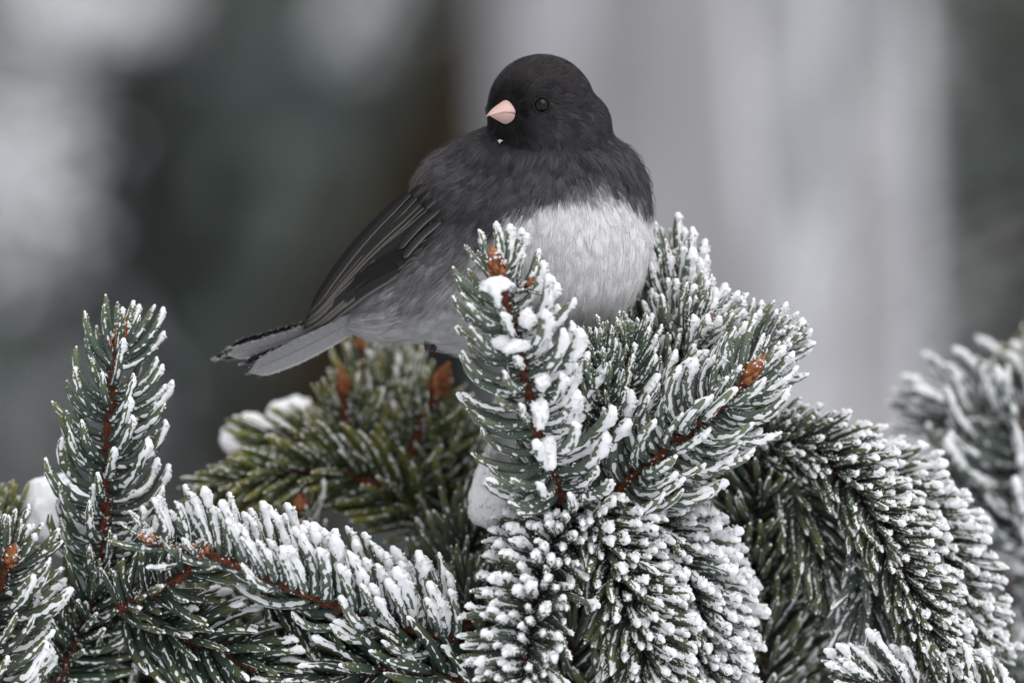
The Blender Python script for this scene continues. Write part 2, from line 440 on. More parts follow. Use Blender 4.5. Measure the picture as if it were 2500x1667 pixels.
        for h, ch in zip(s.sh, chosen):
            r = np.random.default_rng(h['seed'] + 99)
            c = h['c']; n = len(c)
            rad = np.interp(np.linspace(0, 1, 90), [0, 1], [h['srad'] * 1.15, h['srad'] * .8]) * PX
            cc = curve(c[::3], 90)
            v, q, t = tube(cc, rad * .82, 9, .16, True, h['seed'])
            gv, gf = granules(h['base'], PX * r.uniform(4, 8, len(h['base'])), r); t = np.vstack([t, gf + len(v)]); v = np.vstack([v, gv])
            # woody pegs the needles grow from
            so = addm('shoot', v, q, t, M_BARK, s.o, org=c[0], label=h['label'])
            M = len(h['L']); dl = np.radians(10.0 * h['k'])
            rest = np.array([j for j in range(M) if j not in ch], int)
            for j in sorted(ch):
                o = bpy.data.objects.new('needle', proto(int(h['k'][j]), h['mat'])); col.objects.link(o); o.parent = so
                L = h['L'][j]; d0 = h['d0'][j]; q_ = h['q'][j]; b = np.cross(d0, q_); p = h['base'][j] - c[0]
                o.matrix_local = Matrix(((L * d0[0], L * h['rr'] * q_[0] if False else L * q_[0], L * b[0], p[0]), (L * d0[1], L * q_[1], L * b[1], p[1]),
                                         (L * d0[2], L * q_[2], L * b[2], p[2]), (0, 0, 0, 1)))
            if len(rest):
                v, q, t, tt = needle_geo(h['base'][rest], h['d0'][rest], h['q'][rest], h['L'][rest], dl[rest])
                addm('needle_mass', v, q, t, h['mat'], so, attrs=tt, kind='stuff')
            V, Q, T = frost_geo(h['base'], h['d0'], h['q'], h['L'], dl, h['amt'], h['tg'], h['cp'], h['F'], r, K=h['K'], gran=h['gran'])
            if h['stemfrost']:
                ns = 90; si = r.integers(0, 90, ns); cT, cN, cB = frames(cc); a = r.normal(0, .9, ns)
                f = nrm(h['F'] - (cT[si] @ h['F'])[:, None] * cT[si]); bb = np.cross(cT[si], f)
                g = cc[si] + (np.cos(a)[:, None] * f + np.sin(a)[:, None] * bb) * rad[si][:, None]
                gv, gf = granules(g, PX * r.uniform(1.2, 3.5, ns), r); T = np.vstack([T, gf + len(V)]); V = np.vstack([V, gv])
            addm('frost', V, Q, T, M_FROST, so, kind='stuff')
            if h['bud']:
                d = nrm(c[-1] - c[-3])
                bv, bt = bud_geo(c[-1] + d * h['bl'] * PX * .35, d, h['bl'] * PX, h['br'] * PX, h['seed'])
                addm('bud', bv, None, bt, M_BUD, so, smooth=False)
                if h['gran'] < 15: continue
                nb = 60; up_ = nrm(r.standard_normal((nb, 3)) + h['F'] * 1.1); e_ = np.cross(d, [0.3, .1, .9])
                pb = c[-1] + d * h['bl'] * PX * .35 + up_ * h['br'] * PX * .95 + d * ((up_ @ d) * (h['bl'] * .45 - h['br'] * .9) * PX)[:, None]
                gv, gf = granules(pb, PX * r.uniform(1.2, 4.2, nb), r); addm('bud_frost', gv, None, gf, M_FROST, so, kind='stuff')
        return s.o

def snow_lump(ctr, rad, seed, label, mat=None, rough=.22, freq=2.2, group=None, name='snow_clump', sub=4, gran=260, taper=0.0):
    v, f = ICO[sub]
    n = lump_noise(v, seed, freq, 4)
    sh = np.stack([1 - taper * v[:, 2], 1 - taper * v[:, 2], 1 + 0 * v[:, 2]], 1)
    w = np.array(ctr) + v * sh * (1 + rough * n[:, None]) * (np.array(rad) * PX)
    r = np.random.default_rng(seed); i = r.integers(0, len(v), gran)
    gv, gf = granules(w[i], PX * r.uniform(1.2, 3.4, gran), r)
    return addm(name, np.vstack([w, gv]), None, np.vstack([f, gf + len(w)]), mat or M_SNOW, org=np.array(ctr), label=label, cat='snow', group=group)

# ------------------------------------------------------------------ the foreground spruce: branches and their shoots
def build_spruce():
    # upright shoot on its own, with the shoots crowding its foot
    b = Bough('upright slender spruce shoot with sparse frost and the green sprays at its foot', P(258, 1560, 1))
    b.shoot([(250, 1420, .6), (258, 1200, .2), (268, 1000, 0), (290, 850, -.1)], n=108, L=195, a0=94, a1=26, frost=.2, side=.28, tipg=.7, cap=.35,
            srad=15, seed=11, bud=True, bud_len=90, bud_r=24, F=(.85, -.25, .45), crown=12, label='upright shoot with red stem and orange bud')
    b.shoot([(-60, 1760, -1), (-25, 1560, -1), (0, 1440, -1.2), (22, 1372, -1.6)], n=110, L=205, a0=88, a1=36, mat=M_DARK, frost=.26, side=.25, tipg=.7, cap=.3,
            F=(.7, -.2, .6), srad=16, seed=12, bud=True, bud_len=60, bud_r=24, crown=14, label='dry frosted shoot with a bud nestled in olive needles')
    b.shoot([(-60, 1420, 3), (0, 1330, 3), (30, 1260, 3)], n=40, L=130, a0=60, a1=30, mat=M_OLIVE, frost=.02, side=.1, cap=0, seed=13, pick=False, gran=6)
    b.shoot([(215, 1640, 2), (235, 1520, 1.5), (300, 1440, 1)], n=60, L=165, a0=70, a1=40, mat=M_DEEP, frost=.05, side=.12, cap=.4, seed=14, gran=9, pick=True)
    b.shoot([(120, 1700, 1.2), (190, 1560, .8), (230, 1450, .5)], n=60, L=165, a0=75, a1=50, mat=M_DEEP, frost=.05, side=.12, cap=.4, seed=15, gran=9)
    b.finish(260)

    # low spray reaching out sideways under thick rime
    b = Bough('low sideways spruce spray thickly coated with white rime, orange bud at its tip', P(1060, 1560, 0))
    b.shoot([(1110, 1560, -.4), (960, 1525, -.8), (800, 1470, -1.2), (640, 1405, -1.7), (500, 1345, -2.2)], n=205, L=200, a0=80, a1=30, mat=M_RIMED, frost=.4, side=.32, tipg=.9, cap=.5, open_=1.0,
            F=(.2, -.55, .82), up=.8, toward=(.12, -.15, 0), srad=15, seed=21, bud=True, bud_len=40, bud_r=26, crown=12, gran=26, label='sideways shoot with rows of white upright needles',
            azw=lambda R: np.where(R[:, 2] > -.25, 1.0, .25))
    b.shoot([(480, 1352, -2.0), (420, 1335, -2.3), (372, 1316, -2.5)], n=14, L=150, a0=60, a1=25, frost=.4, side=.4, cap=.4, F=(.2, -.5, .8), up=.4, srad=13, seed=22, bud=True,
            bud_len=46, bud_r=17, crown=5)
    b.shoot([(290, 1490, -.8), (370, 1445, -1.2), (450, 1400, -1.6), (480, 1350, -1.9)], n=60, L=150, a0=75, a1=50, mat=M_DEEP, frost=.05, side=.12, cap=.4, srad=17, seed=23, gran=9, crown=0,
            azw=lambda R: np.where(R[:, 0] < .3, 1.0, .5), label='thick red stem joining the sprays')
    b.shoot([(300, 1500, .2), (420, 1545, -.2), (560, 1600, -.5), (700, 1680, -.8)], n=120, L=185, a0=62, a1=32, mat=M_DEEP, frost=.05, side=.12, tipg=.5, cap=.4, seed=24, gran=9, F=(.5, -.3, .6))
    b.shoot([(640, 1440, .6), (760, 1500, .3), (900, 1570, .1), (1050, 1680, 0)], n=120, L=200, a0=58, a1=30, mat=M_DEEP, frost=.05, side=.12, tipg=.5, cap=.4, seed=25, gran=9, F=(.3, -.3, .8), up=-.15)
    b.shoot([(1180, 1690, -.3), (1040, 1640, -.6), (900, 1640, -1.0), (760, 1690, -1.2)], n=80, L=200, a0=60, a1=30, mat=M_DEEP, frost=.05, side=.12, cap=.4, seed=26, gran=9)
    b.finish(295)

    # shoots before the bird's belly and the drooping sprays below them
    b = Bough('spruce branch carrying the snowy upright shoot before the bird and drooping rimed sprays', P(1400, 1230, 0))
    b.shoot([(1372, 1225, -1.0), (1325, 1090, -1.8), (1283, 930, -2.4), (1252, 800, -2.8), (1218, 668, -3.0)], n=130, L=200, a0=98, a1=34, mat=M_RIMED, frost=.42, side=.85, tipg=.75, cap=.55,
            F=(.8, -.3, .55), srad=15, seed=31, bud=True, bud_len=75, bud_r=25, crown=13, gran=26, label='upright snowy shoot with rust stem before the bird')
    b.shoot([(1247, 712, -2.9), (1270, 702, -3.0), (1293, 692, -3.1)], n=4, L=90, a0=60, a1=30, frost=.4, side=.6, cap=.5, srad=10, seed=32, bud=True, bud_len=40, bud_r=15, crown=3)
    b.shoot([(1445, 1245, .2), (1550, 1160, -.2), (1670, 1060, -.6), (1770, 985, -1.0), (1822, 925, -1.2)], n=146, L=212, a0=98, a1=22, mat=M_RIMED, frost=.44, side=.6, tipg=.8, cap=.6,
            F=(.75, -.3, .6), srad=17, seed=33, bud=True, bud_len=80, bud_r=26, crown=14, up=.25, gran=26, label='slanting shoot with long rust stem and fat bud')
    b.shoot([(1660, 960, 1.8), (1655, 840, 1.6), (1648, 740, 1.4), (1640, 650, 1.3)], n=120, L=165, a0=55, a1=18, mat=M_RIMED, frost=.55, side=.7, tipg=.85, cap=.65, F=(.75, -.25, .6),
            srad=12, seed=34, bud=True, bud_len=50, bud_r=16, crown=12, label='tall frosted shoot beside the bird breast')
    b.shoot([(1640, 1010, .8), (1668, 900, .6), (1698, 830, .4), (1722, 785, .3)], n=84, L=170, a0=55, a1=20, mat=M_RIMED, frost=.45, side=.7, cap=.7, F=(.75, -.25, .6), srad=12, seed=35, bud=True,
            bud_len=56, bud_r=18, crown=12)
    b.shoot([(1560, 1010, 1.4), (1572, 900, 1.2), (1588, 790, 1.0)], n=70, L=150, a0=55, a1=25, frost=.25, side=.35, cap=.3, srad=11, seed=36, bud=True, bud_len=36, bud_r=12)
    b.shoot([(1490, 1130, 1.6), (1490, 1000, 1.5), (1500, 880, 1.5)], n=80, L=140, a0=60, a1=30, mat=M_GREEN, frost=.15, side=.2, cap=.2, seed=37, crown=8)
    b.shoot([(1760, 1000, 1.0), (1830, 900, .7), (1880, 850, .5)], n=84, L=165, a0=55, a1=25, mat=M_RIMED, frost=.45, side=.6, cap=.6, F=(.75, -.25, .6), srad=12, seed=38)
    b.shoot([(1485, 1060, -1.0), (1474, 950, -1.5), (1462, 862, -1.7)], n=70, L=125, a0=60, a1=22, mat=M_GREEN, frost=.1, side=.15, cap=.25, seed=137, crown=10)
    b.shoot([(1530, 1060, -.6), (1535, 950, -1.0), (1540, 850, -1.2)], n=60, L=130, a0=60, a1=22, mat=M_GREEN, frost=.15, side=.2, cap=.3, seed=138, crown=10)
    # spray with rounded caps spilling towards the viewer
    b.shoot([(1390, 1190, .2), (1345, 1330, -.6), (1300, 1480, -1.4), (1280, 1620, -2.0), (1270, 1740, -2.4)], n=330, L=165, a0=78, a1=58, mat=M_RIMED, frost=.25, side=.3, tipg=1.3, cap=.85, F=(.1, -.45, .88),
            toward=(-.4, -.55, .3), open_=1.0, seed=39, srad=16, azw=lambda R: np.where(R[:, 1] < .5, 1.0, .3), gran=24, label='drooping shoot with plump white needle caps')
    # broad drooping sprays with crusted tips
    b.shoot([(1430, 1215, .2), (1485, 1330, -.3), (1545, 1480, -.8), (1600, 1690, -1.2)], n=330, L=170, a0=72, a1=50, mat=M_DARK, frost=.12, side=.2, tipg=1.0, cap=.85, F=(.6, -.45, .6),
            toward=(.25, -.4, -.05), open_=1.0, seed=40, srad=17, gran=28, azw=lambda R: np.where(R[:, 1] < .6, 1.0, .4), label='drooping spray of dark needles with crusted tips')
    b.shoot([(1540, 1190, 1.2), (1620, 1300, .8), (1690, 1450, .5), (1730, 1700, .3)], n=400, L=165, a0=70, a1=50, mat=M_RIMED, frost=.25, side=.3, tipg=1.2, cap=.9, F=(.7, -.45, .5),
            toward=(.45, -.4, .0), open_=1.0, seed=41, srad=15, gran=30, azw=lambda R: np.where(R[:, 1] < .6, 1.0, .4), label='drooping spray with dense white rime over its outer needles')
    b.finish(298)

    # right-hand drooping branch
    b = Bough('arching spruce branch drooping away with a white frost knob on every needle tip', P(1900, 1090, 3))
    b.shoot([(1850, 1085, 2.6), (1990, 1100, 1.8), (2110, 1220, 1.0), (2210, 1390, .5), (2290, 1600, .2)], n=430, L=150, a0=70, a1=48, mat=M_DARK, frost=.08, side=.2, tipg=.9, cap=.9,
            F=(.75, -.4, .5), toward=(.4, -.5, .05), open_=1.0, seed=51, srad=16, gran=26, azw=lambda R: np.where(R[:, 1] < .6, 1.0, .4))
    b.shoot([(1830, 1110, 3.6), (1970, 1140, 3.2), (2140, 1160, 2.6), (2290, 1330, 2.2), (2380, 1560, 2.0)], n=330, L=150, a0=62, a1=44, mat=M_DARK, frost=.25, side=.4, tipg=1.0, cap=.9, F=(.75, -.4, .5),
            toward=(.4, -.3, .1), open_=1.0, seed=52, srad=14, gran=24)
    b.shoot([(1890, 1130, 2.8), (1960, 1240, 2.4), (2010, 1380, 2.0)], n=80, L=190, a0=45, a1=25, mat=M_DARK, frost=.05, side=.15, cap=.35, seed=53, srad=12)
    b.shoot([(2100, 1250, 2.0), (2120, 1400, 1.6), (2120, 1540, 1.4)], n=60, L=185, a0=45, a1=30, mat=M_TEAL, frost=.12, side=.2, cap=.3, seed=54, srad=12)
    b.shoot([(2500, 1790, -.2), (2370, 1740, -.1), (2260, 1680, 0)], n=54, L=165, a0=70, a1=50, mat=M_DARK, frost=.2, side=.3, cap=.6, seed=55, srad=15, bud=True, bud_len=40, bud_r=24)
    b.shoot([(2260, 1720, 0), (2200, 1690, -.2), (2120, 1665, -.4)], n=30, L=170, a0=50, a1=25, mat=M_DARK, frost=.35, side=.5, cap=.8, seed=56, srad=13)
    b.finish(295)

    # soft olive branch behind, under the bird's tail
    b = Bough('olive green spruce branch behind, under the bird tail, with four orange buds', P(1000, 1300, 7))
    b.shoot([(905, 1150, 7.5), (903, 1000, 7.3), (884, 850, 7.1)], n=80, L=150, a0=60, a1=24, mat=M_OLIVE, frost=.1, side=.12, cap=.2, crown=2, Lend=.45, seed=61, srad=12, bud=True, bud_len=62, bud_r=17, gran=8, label='shoot with orange bud under the tail')
    b.shoot([(880, 1180, 5.6), (850, 1060, 5.4), (838, 955, 5.2)], n=60, L=150, a0=60, a1=30, mat=M_OLIVE, frost=.06, side=.08, cap=.12, Lend=.4, seed=62, srad=17, bud=True, bud_len=70, bud_r=20, gran=8,
            azw=lambda R: np.where(R[:, 1] > -.5, 1.0, .1), crown=1)
    b.shoot([(990, 1220, 5.6), (1015, 1080, 5.3), (1066, 955, 5.0)], n=80, L=160, a0=65, a1=38, mat=M_OLIVE, frost=.08, side=.08, cap=.12, Lend=.4, seed=63, srad=17, bud=True, bud_len=85, bud_r=29, gran=8,
            azw=lambda R: np.where(R[:, 1] > -.6, 1.0, .2), crown=0, label='shoot with a large round orange bud')
    b.shoot([(1040, 1290, 5.4), (930, 1190, 4.9), (780, 1150, 4.7), (620, 1170, 4.6), (540, 1200, 4.6)], n=150, L=160, a0=58, a1=40, mat=M_OLIVE, frost=.03, side=.08, cap=.08, seed=64, srad=14, gran=8, F=(.2, -.2, .9),
            toward=(-.2, -.25, -.1), label='arching olive shoot')
    b.shoot([(1010, 1150, 7.0), (820, 1095, 6.6), (650, 1080, 6.4)], n=70, L=160, a0=45, a1=25, mat=M_OLIVE, frost=.05, side=.1, cap=.1, seed=65, gran=4)
    b.shoot([(760, 1320, 4.2), (745, 1280, 4.0), (738, 1245, 3.9)], n=24, L=110, a0=60, a1=35, mat=M_OLIVE, frost=.2, cap=.2, seed=66, bud=True, bud_len=48, bud_r=24, gran=6, crown=0, Lend=.5)
    b.shoot([(960, 1130, 7.6), (965, 980, 7.5), (960, 860, 7.5)], n=70, L=150, a0=55, a1=24, mat=M_OLIVE, frost=.15, side=.15, cap=.3, seed=67, gran=6)
    b.shoot([(935, 1190, 8.2), (925, 1060, 8.0), (925, 905, 7.8)], n=80, L=150, a0=60, a1=25, mat=M_OLIVE, frost=.12, side=.12, cap=.25, seed=166, gran=6)
    b.shoot([(1120, 1360, 6.0), (1090, 1230, 5.8), (1110, 1080, 5.6)], n=80, L=180, a0=60, a1=30, mat=M_OLIVE, frost=.08, side=.1, cap=.15, seed=68, gran=6)
    b.finish(260)

    # blurred branch further off on the far side
    b = Bough('out of focus spruce branch with long curved frosted needles past the arching branch', P(2600, 1300, 14))
    b.shoot([(2540, 1320, 9.6), (2510, 1210, 9.2), (2490, 1100, 8.9), (2496, 990, 8.6)], n=80, crown=3, Lend=.5, L=290, a0=92, a1=30, mat=M_TEAL, frost=.35, side=.4, cap=.3, seed=71, srad=16, gran=6, F=(.1, -.5, .8), up=.2, label='blurred shoot with long curved needles')
    b.shoot([(2660, 1030, 11), (2480, 1010, 10.5), (2330, 1010, 10)], n=44, L=240, a0=75, a1=30, mat=M_TEAL, frost=.3, side=.3, cap=.3, seed=72, gran=6, up=.3)
    b.shoot([(2620, 1150, 12), (2540, 1050, 11.5), (2510, 930, 11)], n=40, L=190, a0=60, a1=30, mat=M_OLIVE, frost=.2, side=.3, cap=.4, seed=73, gran=6)
    for i, (x0, y0, x1, y1, dd) in enumerate([(2560, 1250, 2330, 1330, 15), (2580, 1400, 2380, 1480, 14), (2560, 1560, 2400, 1640, 12), (2460, 1420, 2480, 1700, 11),
                                              (2060, 1420, 1960, 1560, 12), (1990, 1500, 2080, 1690, 11), (2200, 1560, 2060, 1500, 13)]):
        b.shoot([(x0, y0, dd), ((x0 + x1) / 2, (y0 + y1) / 2 + 10, dd - .4), (x1, y1, dd - .8)], n=60, L=190, a0=70, a1=40, mat=M_TEAL, frost=.3, side=.4, cap=.5, seed=80 + i, gran=4, K=11, pick=i < 3)
    b.finish(220)

    # deeper shoots of the same spruce closing the gaps underneath
    b = Bough('shaded dark green spruce branch deep beneath the frosted shoots', P(1200, 1750, 6))
    r = np.random.default_rng(5)
    for i, x in enumerate(np.linspace(-60, 2400, 30)):
        y = 1560 + r.uniform(-40, 60) - 200 * (1100 < x < 1980) - 60 * (300 < x < 1150)
        dd = r.uniform(2.6, 5.0) if x < 1850 else 8
        b.shoot([(x + r.uniform(-60, 60), y + 260, dd + 1), (x, y + 110, dd + .4), (x + r.uniform(-60, 60), y, dd)], n=75, L=190, a0=65, a1=40, mat=M_DARK, frost=.02, side=.12, cap=.25,
                seed=100 + i, gran=3, K=9, pick=False, stemfrost=False)
    for i, (x, y, dd) in enumerate([(1400, 1500, 1.6), (1440, 1420, 1.8), (1380, 1620, 1.2), (1460, 1600, 1.4), (1900, 1300, 4), (1930, 1500, 5), (1250, 1600, 1.5), (1130, 1500, 2), (1850, 1600, 3), (1850, 1180, 2.6), (1880, 1240, 3.0), (1830, 1120, 2.4), (1440, 960, 1.8), (1415, 1010, 1.6)]):
        b.shoot([(x - 10, y + 260, dd + 1), (x, y + 110, dd + .4), (x + 20, y - 60, dd)], n=80, L=180, a0=65, a1=40, mat=M_DARK, frost=.02, side=.15, cap=.3, seed=140 + i, gran=4, K=9, pick=False, stemfrost=False)
    b.finish(0)

build_spruce()

def build_snow():
    g = 'snow clumps lying on the shoot before the bird'
    for i, (x, y, d, rx, rz, yaw) in enumerate([(1210, 697, -3.6, 40, 20, 0), (1288, 776, -3.5, 19, 24, 0), (1242, 838, -3.5, 44, 20, 0), (1325, 932, -3.2, 17, 22, 0),
                                                (1318, 1012, -3.0, 19, 34, 0), (1338, 1106, -2.6, 20, 40, 0)]):
        snow_lump(P(x, y, d), (rx, 16, rz), 200 + i, ['long snow bolster beside the side bud of the shoot before the bird', 'round snow knob on the rust stem under the side bud',
                  'long snow bolster across the middle of the shoot before the bird', 'small snow knob on the lower half of the shoot before the bird',
                  'upright snow clump on the stem above the lowest one', 'lowest upright snow clump on the stem of the shoot before the bird'][i], rough=.2, group=g, sub=3, gran=120)
    snow_lump(P(135, 1250, 3.2), (95, 70, 85), 210, 'rounded snow clump behind the foot of the upright slender shoot', rough=.16)
    snow_lump(P(610, 1062, 8.2), (62, 50, 48), 211, 'white snow clump on the outer end of the olive branch', rough=.15)
    snow_lump(P(715, 1020, 8.2), (60, 50, 45), 212, 'snow patch between the olive needles near the tail', rough=.2)
    snow_lump(P(1190, 1195, 1.2), (42, 24, 88), 213, 'wedge of crusted snow beside the shoot before the bird', M_SNOW, rough=.11, freq=2.2, gran=260, taper=.5, sub=4)
build_snow()

# ------------------------------------------------------------------ the bird (worked out in photo pixels: x, y down, z away)
BD = 0.9
def PV(a):
    a = np.asarray(a, float); y = (a[..., 2] * PX + BD / 100); k = (CAMD + y) / CAMD
    return np.stack([(a[..., 0] - 1250) * PX * k, y, CAMZ + (833.5 - a[..., 1]) * PX * k], -1)

# centre, radii, in-plane turn in degrees, blend
BLOBS = [
    ((1325, 585, 0), (245, 232, 225), 0, 30),
    ((1372, 578, -30), (215, 225, 220), 0, 40),
    ((1418, 478, -10), (166, 165, 170), 0, 40),
    ((1150, 505, 20), (150, 160, 170), 0, 40),
    ((1180, 690, -10), (215, 172, 190), -12, 50),
    ((1350, 680, -30), (185, 130, 180), 0, 50),
    ((1030, 690, 30), (190, 105, 120), -38, 60),
    ((935, 758, 30), (95, 30, 45), -16, 40),
    ((1285, 385, -20), (165, 95, 140), 0, 45),
    ((1404, 312, -35), (90, 95, 110), 0, 24),
    ((1385, 400, -30), (125, 70, 140), 0, 30),
    ((1322, 264, -70), (131, 131, 132), 0, 16),
    ((1262, 308, -100), (62, 46, 62), 0, 30),
    ((1380, 318, -100), (85, 62, 75), 8, 26),
]
def sdf(p):
    d = None
    for c, r, ang, k in BLOBS:
        q = p - np.array(c, float); a = math.radians(ang)
        x = q[..., 0] * math.cos(a) + q[..., 1] * math.sin(a); y = -q[..., 0] * math.sin(a) + q[..., 1] * math.cos(a)
        q = np.stack([x, y, q[..., 2]], -1); r = np.array(r, float)
        k0 = np.linalg.norm(q / r, axis=-1); k1 = np.linalg.norm(q / r**2, axis=-1)
        e = k0 * (k0 - 1) / np.maximum(k1, 1e-9)
        if d is None: d = e
        else:
            h = np.clip(.5 + .5 * (e - d) / k, 0, 1); d = e * (1 - h) + d * h - k * h * (1 - h)
    return d
def sgrad(p):
    e = 2.0; g = np.stack([sdf(p + np.eye(3)[i] * e) - sdf(p - np.eye(3)[i] * e) for i in range(3)], -1)
    return nrm(g)
def front(x, y):
    """depth of the bird's near surface at a pixel"""
    z = np.linspace(-420, 200, 622); d = sdf(np.stack([np.full_like(z, x), np.full_like(z, y), z], -1))
    i = np.argmax(d < 0); return z[i] if d[i] < 0 else 30.0

def surface_nets(lo, hi, h):
    n = ((np.array(hi) - lo) / h).astype(int) + 1
    ax = [lo[i] + h * np.arange(n[i]) for i in range(3)]
    G = np.stack(np.meshgrid(*ax, indexing='ij'), -1)
    f = np.concatenate([sdf(G[i:i + 12]) for i in range(0, n[0], 12)])
    s = f < 0
    acc = np.zeros((*(n - 1), 3)); cnt = np.zeros(n - 1)
    C = [(a, b, c) for a in (0, 1) for b in (0, 1) for c in (0, 1)]
    sl = lambda c: tuple(slice(c[i], n[i] - 1 + c[i]) for i in range(3))
    for i, a in enumerate(C):
        for b in C[i + 1:]:
            if sum(abs(a[k] - b[k]) for k in range(3)) != 1: continue
            fa, fb = f[sl(a)], f[sl(b)]; m_ = (fa < 0) != (fb < 0)
            t = np.where(m_, fa / np.where(m_, fa - fb, 1), 0)
            p = np.array(a)[None, None, None] + t[..., None] * (np.array(b) - a)
            acc += p * m_[..., None]; cnt += m_
    act = cnt > 0; idx = -np.ones(n - 1, int); idx[act] = np.arange(act.sum())
    base = np.stack(np.meshgrid(*[np.arange(k) for k in n - 1], indexing='ij'), -1)
    V = lo + h * (base[act] + acc[act] / cnt[act][:, None])
    Q = []
    for d in range(3):
        u, v = (d + 1) % 3, (d + 2) % 3
        a = [slice(1, -1)] * 3; a[d] = slice(0, -1); b = list(a); b[d] = slice(1, None)
        ch = s[tuple(a)] != s[tuple(b)]
        loc = np.argwhere(ch); off = np.ones(3, int); off[d] = 0; loc = loc + off
        flip = s[tuple(loc.T)]
        def g(du, dv):
            q = loc.copy(); q[:, u] -= du; q[:, v] -= dv; return idx[tuple(q.T)]
        q = np.stack([g(1, 1), g(0, 1), g(0, 0), g(1, 0)], 1)
        q[~flip] = q[~flip][:, ::-1]; Q.append(q)
    return V, np.vstack(Q)

WING = [(1000, 462), (1055, 515), (1045, 560), (985, 650), (900, 716), (790, 790), (735, 800), (750, 750), (860, 600), (930, 520)]
BEAK_D = nrm(np.array([-.52, .065, -.85]))
BEAK_B = np.array([1233., 274., -164.])
EYE = None

WB = np.array([[700, 790], [900, 782], [1000, 765], [1100, 715], [1180, 640], [1225, 560], [1245, 520], [1275, 492], [1333, 472], [1396, 452], [1470, 452], [1490, 478], [1550, 470], [1585, 500], [1620, 540]], float)
def plumage_colour(p):
    """base colour of the plumage at body points (slate hood, grey flank, white belly)"""
    x, y, z = p[:, 0], p[:, 1], p[:, 2]
    n = lump_noise(p / 100., 3, 3.0, 3)
    yl = np.interp(x, WB[:, 0], WB[:, 1]); soft = np.interp(x, [1000, 1180, 1240, 1300], [30, 42, 24, 10])
    w = 1 / (1 + np.exp(-np.clip((y - yl + n * (soft * .5 + 5)) / soft * 1.9, -30, 30)))
    head = np.clip((420 - y) / 190, 0, 1) * np.clip((x - 1080) / 120, 0, 1)
    slate = np.array([.062, .0595, .066]); hood = np.array([.042, .039, .041]); flank = np.array([.19, .18, .188])
    fl = np.clip((y - 520) / 190, 0, 1) * np.clip((1330 - x) / 220, 0, 1)
    back = np.clip((1130 - x) / 150, 0, 1) * np.clip((560 - y) / 150, 0, 1)
    c = slate * (1 - head[:, None]) + hood * head[:, None]
    c = c * (1 - fl[:, None]) + flank * fl[:, None]
    c = c * (1 - back[:, None]) + np.array([.125, .113, .115]) * back[:, None]
    be = np.linalg.norm(p - BEAK_B, axis=1); lore = np.clip((95 - be) / 60, 0, 1)[:, None]
    c = c * (1 - lore) + np.array([.012, .011, .0115]) * lore
    white = np.array([.66, .655, .66]) * np.interp(x, [900, 1150, 1300], [.62, .72, 1.0])[:, None]
    return c * (1 - w[:, None]) + white * w[:, None]

FLOW = [((1330, 430, -200), (-.15, 1, -.05)), ((1480, 430, -150), (.25, 1, .1)), ((1570, 520, -40), (.02, 1, .2)), ((1430, 560, -240), (-.08, 1, .05)), ((1430, 760, -150), (-.25, .9, .2)),
        ((1120, 400, -80), (-.8, .55, .1)), ((1010, 480, -60), (-.7, .75, .1)), ((1180, 560, -190), (-.55, .8, 0)), ((1060, 640, -120), (-.8, .62, .1)), ((1200, 760, -180), (-.6, .75, .1)),
        ((960, 740, -60), (-.9, .35, .1)), ((860, 775, 0), (-1, .15, 0)), ((1240, 350, -150), (-.3, .95, 0)), ((1420, 360, -130), (.3, .9, .15)), ((1300, 650, 220), (-.6, .8, 0)), ((1350, 420, 150), (-.3, .9, .1))]
def flow(p, n):
    W = np.zeros((len(p), 1)); D = np.zeros((len(p), 3))
    for c, d in FLOW:
        w = (1 / (np.linalg.norm(p - np.array(c, float), axis=1) + 15)**3)[:, None]; W += w; D += w * nrm(np.array(d, float))
    D = nrm(D / W)
    hb = np.clip((360 - p[:, 1]) / 60, 0, 1)[:, None] * np.clip((p[:, 0] - 1150) / 40, 0, 1)[:, None]
    away = nrm(p - (BEAK_B + np.array([0, 0, -20.]))) + np.array([.15, .25, .15])
    D = nrm(D * (1 - hb) + nrm(away) * hb)
    return nrm(D - (D * n).sum(1, keepdims=True) * n)

